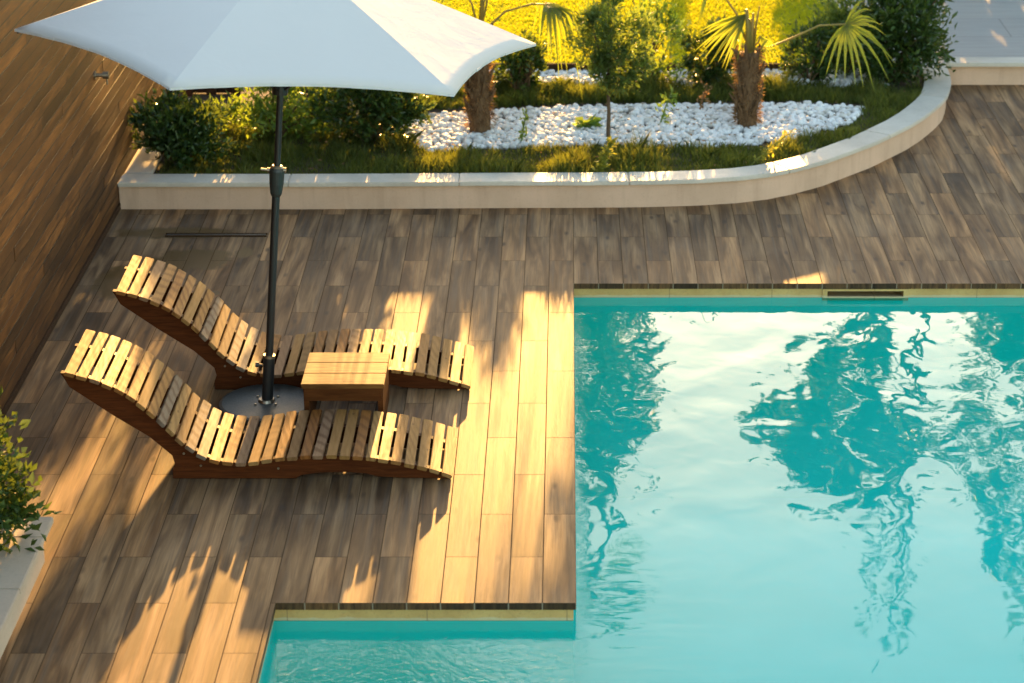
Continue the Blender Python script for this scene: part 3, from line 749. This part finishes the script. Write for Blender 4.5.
# ------------------------------------------------------------------ planting: pebbles, grass
def pebbles(name, poly, n, size, z0=SOIL_Z):
    P = scatter(poly, n)
    bm = bmesh.new(); bmesh.ops.create_icosphere(bm, subdivisions=2, radius=1)
    bv = np.array([v.co[:] for v in bm.verts]); bf = np.array([[v.index for v in f.verts] for f in bm.faces]); bm.free()
    nv = len(bv); V = np.zeros((n, nv, 3))
    for i in range(n):
        s = size * rng.uniform(.55, 1.35) * np.array([rng.uniform(.8, 1.35), rng.uniform(.7, 1.1), rng.uniform(.55, .85)])
        w = bv * (1 + .16 * np.sin(bv[:, [1]] * rng.uniform(1.5, 4) + rng.uniform(0, 6)) + .12 * np.sin(bv[:, [0]] * rng.uniform(2, 5) + rng.uniform(0, 6)))
        a = rng.uniform(0, 6.28); c_, s_ = math.cos(a), math.sin(a); w = w * s
        w = np.stack([w[:, 0] * c_ - w[:, 1] * s_, w[:, 0] * s_ + w[:, 1] * c_, w[:, 2]], 1)
        V[i] = w + np.array([P[i, 0], P[i, 1], z0 + rng.uniform(0, .028)])
    F = (np.arange(n)[:, None, None] * nv + bf[None]).reshape(-1, 3)
    o = link(name, np_mesh(name, V, F), M['pebble'], smooth=True); return tag(o, kind='stuff')
BED = [(-1.02, 15.62), (-.93, 15.5), (-.5, 15.6), (0, 15.66), (.5, 15.64), (1.0, 15.62), (1.4, 15.72), (1.8, 15.98), (2.05, 16.25), (2.18, 16.62), (1.6, 16.72), (.8, 16.66), (.1, 16.64), (-.6, 16.5), (-1.1, 16.36), (-1.25, 16.15)]
o = pebbles('white_pebbles', BED, 4600, .0215); tag(o, 'bed of white pebbles around the palm trunks inside the curved planter', 'pebbles')
BACK = [(-.7, 17.25), (2.45, 17.18), (2.3, 17.62), (-.7, 17.62)]
o = pebbles('pebble_strip', BACK, 1700, .022); tag(o, 'narrow strip of white pebbles along the dark lawn edging', 'pebbles')

inner = offset(CAP_O, .205)
FRONT = [(-2.72, 14.92)] + inner[1:] + [(2.70, 17.2), (2.25, 17.15), (2.18, 16.62), (2.05, 16.22), (1.8, 15.92), (1.4, 15.66), (1.0, 15.58), (.5, 15.60), (0, 15.62), (-.5, 15.56), (-.92, 15.46), (-1.05, 15.62), (-1.3, 16.15), (-1.6, 16.5), (-2.72, 16.6)]
def grass(name, poly, n, h, w, label, m, z=SOIL_Z, lean=.4, even=0):
    k = scatter(poly, n); hm = np.array([.62 + .9 * noise.noise((p[0] * 3.4, p[1] * 3.4, 1.7)) + .45 * noise.noise((p[0] * 9, p[1] * 9, 4.0)) for p in k])
    hm = np.clip(hm, .25, 1.6) * (1 - even) + even
    P = np.concatenate([k, np.full((n, 1), z)], 1); an_h = h * hm
    o = link(name, blades(name, P, an_h, w, lean), m); return tag(o, label, 'grass', kind='stuff')
grass('planter_grass', FRONT, 30000, .10, .0026, 'uneven green grass along the front of the curved planter', M['grass'])
STRIP = [(-1.3, 16.55), (-.6, 16.62), (.1, 16.74), (.8, 16.76), (1.6, 16.80), (2.2, 16.72), (2.45, 17.1), (2.3, 17.2), (1.2, 17.26), (0, 17.28), (-.7, 17.26), (-1.3, 17.2)]
grass('tall_grass', STRIP, 16000, .12, .003, 'row of taller dark grass tufts behind the white pebble bed', M['grass'])
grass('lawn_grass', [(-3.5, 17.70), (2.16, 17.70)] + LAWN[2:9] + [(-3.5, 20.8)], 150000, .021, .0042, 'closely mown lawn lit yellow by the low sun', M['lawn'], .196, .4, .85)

# ------------------------------------------------------------------ shrubs, young tree, weeds
def shrub(name, x, y, rx, ry, h, nclump, nleaf, ls, label, m, cat='shrub', group=None, z0=SOIL_Z, spread=.16, seed=1, lw=.42):
    rg = np.random.default_rng(seed); t = empty(name, (x, y, z0), label, cat, group)
    c = (x, y, z0 + h * .52); p, d, cl = clumped(c, (rx, ry, h * .5), nclump, nleaf, spread, rg)
    ok = p[:, 2] > z0 + .02; link('foliage', leaf_mesh('foliage', p[ok], d[ok], ls, ls * lw, .25, rg), m, t)
    s = MB()
    for q in cl[:: max(1, len(cl) // 14)]:
        b0 = Vector((x + rg.uniform(-.05, .05), y + rg.uniform(-.05, .05), z0 - .01)); e = Vector(q); mid = b0.lerp(e, .5) + Vector((0, 0, .08 * h))
        s.tube([b0, mid, e], [.009, .006, .003], 6)
    s.build('stem', M['bark'], t); return t
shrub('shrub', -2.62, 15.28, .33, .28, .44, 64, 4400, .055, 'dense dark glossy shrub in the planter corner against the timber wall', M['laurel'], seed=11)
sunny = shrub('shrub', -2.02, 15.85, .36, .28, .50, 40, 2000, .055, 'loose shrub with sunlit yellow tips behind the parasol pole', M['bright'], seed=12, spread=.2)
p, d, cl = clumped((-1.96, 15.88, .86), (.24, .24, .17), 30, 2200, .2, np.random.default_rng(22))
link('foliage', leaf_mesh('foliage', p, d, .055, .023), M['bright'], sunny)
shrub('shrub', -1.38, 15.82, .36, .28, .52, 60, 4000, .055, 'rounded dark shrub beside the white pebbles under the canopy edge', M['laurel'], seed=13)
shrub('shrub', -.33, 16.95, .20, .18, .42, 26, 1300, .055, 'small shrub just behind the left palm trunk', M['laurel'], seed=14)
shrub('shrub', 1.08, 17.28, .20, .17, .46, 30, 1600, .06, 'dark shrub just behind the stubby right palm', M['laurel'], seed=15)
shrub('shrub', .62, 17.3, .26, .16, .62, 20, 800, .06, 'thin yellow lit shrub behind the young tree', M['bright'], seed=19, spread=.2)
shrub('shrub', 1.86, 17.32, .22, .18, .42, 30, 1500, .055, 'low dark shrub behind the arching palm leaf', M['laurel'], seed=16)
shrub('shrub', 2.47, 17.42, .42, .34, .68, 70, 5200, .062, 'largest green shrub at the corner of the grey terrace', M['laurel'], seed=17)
shrub('shrub', 2.16, 17.55, .26, .22, .66, 34, 1800, .05, 'upright feathery shrub left of the terrace corner shrub', M['olive'], seed=18)
# one long shoot on the corner shrub reaching over the terrace
def shoot(base, tip, n, ls, m, name, label, cat, seed, parent=None):
    rg = np.random.default_rng(seed); t = parent or empty(name, base, label, cat); b0, e = Vector(base), Vector(tip); s = MB(); mid = b0.lerp(e, .5) + Vector((0, 0, (e - b0).length * .06))
    s.tube([b0, mid, e], [.006, .005, .002], 6); s.build('stem', M['bark'] if parent else m, t)
    f = rg.uniform(.15, 1, (n, 1)); p = np.array(b0) * (1 - f) + np.array(e) * f + rg.normal(size=(n, 3)) * ls * .25
    d = np.array(e - b0)[None] / (e - b0).length * .5 + rg.normal(size=(n, 3)) * .8
    link('foliage', leaf_mesh('foliage', p, d, ls, ls * .4, .2, rg), m, t); return t
big_shrub = [o for o in col.objects if o.get('label', '').startswith('largest green')][0]
shoot((2.62, 17.4, .6), (3.10, 17.5, .98), 130, .06, M['laurel'], '', '', '', 31, big_shrub)
shoot((2.5, 17.4, .6), (2.78, 17.4, .86), 100, .06, M['laurel'], '', '', '', 32, big_shrub)
shrub('shrub', -2.75, 9.42, .36, .28, .74, 70, 5200, .055, 'leafy green shrub growing in the lower left planter box', M['boxleaf'], z0=.13, seed=21, lw=.5)

# young standard tree on a thin stem
yt = empty('young_tree', (.287, 15.81, SOIL_Z), 'young tree with thin straight stem and round dark crown in white pebbles', 'tree')
b = MB(); b.tube([(.287, 15.81, .12), (.292, 15.812, .35), (.285, 15.81, .52), (.29, 15.81, .85)], [.015, .013, .011, .006], 8); b.build('trunk', M['bark'], yt)
p, d, cl = clumped((.32, 15.83, .85), (.28, .26, .34), 60, 4800, .11, np.random.default_rng(41))
ok = (p[:, 2] > .50) & ~((p[:, 0] < .17) & (p[:, 2] < .66)); p, d = p[ok], d[ok]
link('crown', leaf_mesh('crown', p, d, .046, .017, .2), M['olive'], yt)
b = MB()
for q in cl[::3]: b.tube([(.288, 15.81, .5 + .3 * random.random()), tuple(q)], [.006, .002], 5)
b.build('branch', M['bark'], yt)

shoot((.19, 14.98, .15), (.30, 15.02, .38), 220, .045, M['weed'], 'weed', 'bushy yellow weed leaning over the planter coping near its middle', 'weed', 51)
shoot((1.22, 15.15, .15), (1.52, 15.3, .36), 110, .04, M['weed'], 'weed', 'thin branching yellow weed in the grass where the planter starts to curve', 'weed', 52)
shoot((.66, 16.15, .15), (.74, 16.2, .38), 34, .06, M['bright'], 'weed', 'upright green weed standing alone among the pebbles right of the young tree', 'weed', 53)
shoot((-.32, 15.7, .15), (-.28, 15.75, .38), 30, .05, M['bright'], 'weed', 'slender green weed at the pebble edge right of the left palm', 'weed', 54)
shoot((.96, 16.5, .15), (1.02, 16.52, .36), 26, .05, M['fibre'], 'weed', 'dry tan weed beside the right palm trunk', 'weed', 55)
# broad-leaf weed lying on the pebbles
bw = empty('broadleaf_weed', (.12, 16.08, .17), 'flat broad leaved green weed lying on the pebbles left of the young tree', 'weed')
rgw = np.random.default_rng(61); an = rgw.uniform(0, 6.28, 22); dd = np.stack([np.cos(an), np.sin(an), rgw.uniform(.15, .5, 22)], 1)
link('leaves', leaf_mesh('leaves', np.tile(np.array([[.12, 16.08, .175]]), (22, 1)) + rgw.normal(size=(22, 3)) * .012, dd, .11, .06, .1, rgw), M['bright'], bw)

def litter(poly, n, z):
    k = scatter(poly, n); an = rng.uniform(0, 6.28, n); d = np.stack([np.cos(an), np.sin(an), rng.uniform(-.05, .2, n)], 1)
    return np.concatenate([k, z + rng.uniform(0, .012, (n, 1))], 1), d
lp, ld = litter(BED, 110, SOIL_Z + .042); lp2, ld2 = litter(FRONT, 60, SOIL_Z + .05)
o = link('leaf_litter', leaf_mesh('leaf_litter', np.concatenate([lp, lp2]), np.concatenate([ld, ld2]), .032, .012, .3), M['fibre']); tag(o, 'small dry fallen leaves scattered over pebbles and grass', 'leaf litter', kind='stuff')

# ------------------------------------------------------------------ palms
def fan(hub, fwd, up, n, L, spread, droop, seed, w=.013):
    """blades of a fan leaf, each a folded strip of five cross-sections"""
    rg = random.Random(seed); fwd = Vector(fwd).normalized(); up = Vector(up); up = (up - fwd * up.dot(fwd)).normalized(); sd = fwd.cross(up); mb = MB()
    for i in range(n):
        a = R(spread) * ((i + .5) / n * 2 - 1) + rg.gauss(0, .03); d = fwd * math.cos(a) + sd * math.sin(a); l = L * (1 - .25 * abs(a) / R(spread)) * rg.uniform(.85, 1.08)
        side = up.cross(d).normalized(); p = Vector(hub); vs = []; dr = droop * rg.uniform(.6, 1.5)
        for k, u in enumerate((0, .25, .5, .75, 1.0)):
            q = p + d * l * u + Vector((0, 0, -1)) * l * dr * max(0, u - .3) ** 2 * 1.6
            ww = w * (.35, 1.0, .9, .55, .05)[k] * 1.0
            vs += [q + side * ww, q - up * ww * .5, q - side * ww]
        mb.add(vs, [(k * 3 + j, k * 3 + j + 1, k * 3 + j + 4, k * 3 + j + 3) for k in range(4) for j in range(2)])
    return mb
def frond(t, pts, fwd, up, n, L, spread, droop, seed, w=.013, sr=.009):
    mb = MB(); mb.tube(pts, [sr * (1 - .35 * i / (len(pts) - 1)) for i in range(len(pts))], 7); st = mb.build('frond', M['stalk'], t, smooth=True)
    fan(pts[-1], fwd, up, n, L, spread, droop, seed, w).build('leaf_fan', M['frond'], st)
def palm_trunk(t, x, y, top, r0, r1, seed, lean=(0, 0)):
    rg = random.Random(seed); n = 22; m = 18; vs = []
    for i in range(n + 1):
        u = i / n; z = SOIL_Z - .02 + u * (top - SOIL_Z); r = r0 * (1 - u) + r1 * u
        for k in range(m):
            a = 6.283 * k / m; rr = r * (1 + .09 * math.sin(k * 2.1 + i * 1.9) + .07 * noise.noise((k * 1.3, i * .9, seed)))
            vs.append((x + lean[0] * u + rr * math.cos(a), y + lean[1] * u + rr * math.sin(a), z))
    mb = MB(); mb.add(vs, [(i * m + k, i * m + (k + 1) % m, (i + 1) * m + (k + 1) % m, (i + 1) * m + k) for i in range(n) for k in range(m)] + [tuple(range(n * m, n * m + m))])
    tr = mb.build('trunk', M['palmbark'], t, smooth=True)
    st = MB()
    for k in range(34):                                               # cut leaf bases standing off the trunk
        u = rg.uniform(.15, 1); a = rg.uniform(0, 6.28); r = (r0 * (1 - u) + r1 * u) * .92; c = Vector((x + lean[0] * u + r * math.cos(a), y + lean[1] * u + r * math.sin(a), SOIL_Z + u * (top - SOIL_Z)))
        o = Vector((math.cos(a), math.sin(a), 0)); l = rg.uniform(.06, .15)
        st.tube([c - Vector((0, 0, .03)), c + o * .03 + Vector((0, 0, l * .5)), c + o * rg.uniform(.03, .08) + Vector((0, 0, l))], [.016, .011, .005], 6)
    st.build('leaf_base', M['palmbark'], tr)
    nn = 900; rgn = np.random.default_rng(seed); u = rgn.uniform(.1, 1.05, nn); a = rgn.uniform(0, 6.28, nn); r = (r0 * (1 - u) + r1 * u)
    P = np.stack([x + lean[0] * u + r * np.cos(a), y + lean[1] * u + r * np.sin(a), SOIL_Z + u * (top - SOIL_Z)], 1); D = np.stack([np.cos(a), np.sin(a), rgn.uniform(-1.2, .9, nn)], 1)
    link('fibre', leaf_mesh('fibre', P, D, .05, .006, .1, rgn), M['fibre'], tr)
p1 = empty('palm', (-.615, 15.99, SOIL_Z), 'left palm with drooping yellow fronds, its top hidden behind the parasol', 'palm')
palm_trunk(p1, -.615, 15.99, .86, .076, .062, 71)
T = Vector((-.61, 15.99, .86))
frond(p1, [T, T + Vector((.18, .1, .14)), T + Vector((.37, .16, .18)), T + Vector((.48, .18, .17))], (.75, .1, -.1), (.1, 0, 1), 24, .35, 115, 1.7, 1, .016)
frond(p1, [T, T + Vector((-.05, .05, .2)), T + Vector((-.14, .1, .36))], (-.6, .2, .0), (0, -.3, 1), 16, .42, 85, .9, 2, .013)
frond(p1, [T, T + Vector((.05, .05, .2)), T + Vector((.08, .1, .42))], (.65, .1, .1), (-.3, 0, 1), 16, .46, 60, .9, 3, .013)
frond(p1, [T, T + Vector((-.1, -.1, .1)), T + Vector((-.26, -.16, .16))], (-.6, -.5, -.2), (0, 0, 1), 16, .40, 85, .9, 4, .013)
frond(p1, [T, T + Vector((.03, .15, .2)), T + Vector((.12, .34, .30))], (.3, .8, .0), (0, 0, 1), 16, .42, 85, .9, 5, .013)
frond(p1, [T, T + Vector((.02, -.02, .25)), T + Vector((.05, .0, .62))], (.1, .3, .8), (0, -1, .2), 16, .42, 70, .5, 6, .013, .014)
p2 = empty('palm', (1.28, 16.11, SOIL_Z), 'right palm with stubby orange fibred trunk and one long arching leaf', 'palm')
palm_trunk(p2, 1.28, 16.11, .72, .068, .072, 72)
T = Vector((1.285, 16.11, .72))
frond(p2, [T, T + Vector((.15, .08, .00)), T + Vector((.32, .14, .055)), T + Vector((.50, .18, .13)), T + Vector((.69, .20, .135))], (.50, -.05, -.42), (.25, -.8, .45), 15, .41, 104, .50, 7, .0145, .010)
frond(p2, [T, T + Vector((-.01, .02, .14)), T + Vector((-.03, .03, .25))], (-.52, -.1, -.55), (-.3, -.9, .35), 14, .46, 36, .10, 8, .012, .014)
sp = MB()
for dx, dz, r in ((-.025, .29, .017), (.015, .26, .014), (.05, .31, .008), (-.005, .22, .015)):
    sp.tube([T + Vector((dx * .4, 0, -.05)), T + Vector((dx * .8, 0, dz * .6)), T + Vector((dx * 1.2, .01, dz))], [r * 1.3, r, r * .55], 7)
sp.build('spear', M['stalk'], p2, smooth=True)
frond(p2, [T, T + Vector((-.1, .05, .25)), T + Vector((-.28, .1, .50))], (-.15, .1, -.6), (-1, 0, .2), 10, .36, 40, .2, 9, .012)
frond(p2, [T, T + Vector((.06, .02, .05)), T + Vector((.07, .0, .10))], (.35, 0, -.5), (0, -1, .3), 6, .22, 30, .2, 10, .007, .007)

# ------------------------------------------------------------------ slatted fence pieces behind the shrubs
def fence(name, x0, x1, y, z0, z1, posts, label):
    t = empty(name, ((x0 + x1) / 2, y, z0), label, 'fence'); z = z0 + .02; b = MB()
    while z < z1:
        b.box(((x0 + x1) / 2, y, z + .0125), (x1 - x0, .02, .047)); z += .056
    b.build('slat_panel', M['slat_dark'], t, .002, 1)
    for px in posts:
        k = MB(); k.box((px, y - .03, (z0 + z1) / 2 + .02), (.07, .038, z1 - z0 + .06)); k.build('post', M['slat_dark'], t, .003)
fence('slat_fence', -2.872, -2.44, 17.05, .14, 2.65, (-2.835, -2.66, -2.475), 'tall dark slatted fence panel in the corner behind the wall end')
fence('slat_fence', -2.15, -1.35, 17.15, .14, .62, (-2.1, -1.4), 'low dark slatted fence panel between two shrubs under the canopy edge')

# ------------------------------------------------------------------ tall trees beyond the lawn, seen only mirrored in the pool
def tree(name, x, y, z0, top, rad, nclump, nleaf, ls, label, seed, trunk_r=.09, lean=(0, 0), m='treeleaf', crown_c=None, spread=.13):
    rg = np.random.default_rng(seed); t = empty(name, (x, y, 0), label, 'tree', 'tall trees beyond the lawn')
    c = np.array(crown_c if crown_c else (x + lean[0], y + lean[1], (z0 + top) / 2)); hgt = (top - z0) / 2
    p, d, cl = clumped(c, (rad, rad, hgt), nclump, nleaf, spread, rg)
    link('crown', leaf_mesh('crown', p, d, ls, ls * .45, .2, rg), M[m], t)
    b = MB(); pts = []
    for u in np.linspace(0, 1, 9):
        pts.append((x + lean[0] * u + .07 * math.sin(u * 7 + seed), y + lean[1] * u, -.05 + u * (top - hgt * .25)))
    b.tube(pts, [trunk_r * (1 - .85 * u) for u in np.linspace(0, 1, 9)], 8)
    b.build('trunk', M['bark'], t)
    br = MB()
    for q in cl[::2]:
        u = min(.97, max(.35, (q[2] - 1.2) / (top))); k = min(int(u * 8), 7); a = Vector(pts[k]); e = Vector(q); br.tube([a, a.lerp(e, .5) + Vector((0, 0, -.1)), e], [.028, .018, .006], 5)
    br.build('branch', M['bark'], t); return t
TY = 28.0
tree('tall_tree', 1.35, TY, 4.9, 8.2, 1.35, 22, 3000, .2, 'leafy tree mirrored in the top left corner of the pool', 81, lean=(-1.2, 0), spread=.11)
tree('tall_tree', 4.35, TY + .5, 5.6, 8.5, 1.35, 22, 3200, .2, 'leafy tree mirrored in the middle of the pool', 82, .14, lean=(-.25, 0), spread=.11, crown_c=(3.75, TY + .5, 7.15))
tree('tall_tree', 4.95, TY + .8, 7.9, 11.2, .35, 10, 150, .16, 'spindly almost bare tree mirrored as a thin wavering line', 83, .11, lean=(-.45, 0), spread=.3)
tree('tall_tree', 6.3, TY, 4.6, 10.2, 1.05, 28, 4600, .2, 'tall leafy tree mirrored along the right edge of the pool', 84, .16, spread=.12, lean=(-.2, 0))
tree('tall_tree', -3.4, TY + 1, 5.5, 10.4, 2.0, 44, 4200, .2, 'broad tree beyond the lawn mirrored in the shallow basin', 85, .12, lean=(.6, 0), spread=.15)
tp_ = empty('tall_palm', (.62, TY - .5, 0), 'tall fan palm whose crown is mirrored beside the deck corner', 'palm')
b = MB(); b.tube([(.62, TY - .5, -.05), (.50, TY - .5, 4), (.40, TY - .5, 7), (.36, TY - .5, 9.4)], [.09, .07, .055, .05], 10); b.build('trunk', M['palmbark'], tp_)
for k in range(13):
    a = 6.283 * k / 13 + .3; el = random.uniform(-.3, 1.0); d = Vector((math.cos(a), math.sin(a), el)).normalized(); h0 = Vector((.36, TY - .5, 9.4))
    frond(tp_, [h0, h0 + d * .25, h0 + d * .42 + Vector((0, 0, -.03))], d + Vector((0, 0, -.3)), (0, 0, 1), 12, .5, 75, .5, 100 + k, .03, .02)

# unseen clipped hedge, added to shade the terrace and right of the deck
hd = empty('added_shade_hedge', (5.4, 23.5, .18), 'unseen tall hedge added beyond the terrace to shade lawn and paving', 'hedge')
rgh = np.random.default_rng(91); nh = 17000; P = rgh.uniform((1.9, 23.2, .2), (8.4, 23.8, 2.9), (nh, 3)); P[:, 2] += .12 * np.sin(P[:, 0] * 5)
link('foliage', leaf_mesh('foliage', P, rgh.normal(size=(nh, 3)) + np.array([0, -.3, .4]), .17, .10, .2, rgh), M['laurel'], hd)
b = MB()
for xx in np.arange(2.2, 8.4, .45): b.tube([(xx, 23.5, .1), (xx + .05, 23.5, 1.2), (xx, 23.5, 2.0)], [.03, .02, .01], 6)
b.build('stem', M['bark'], hd)
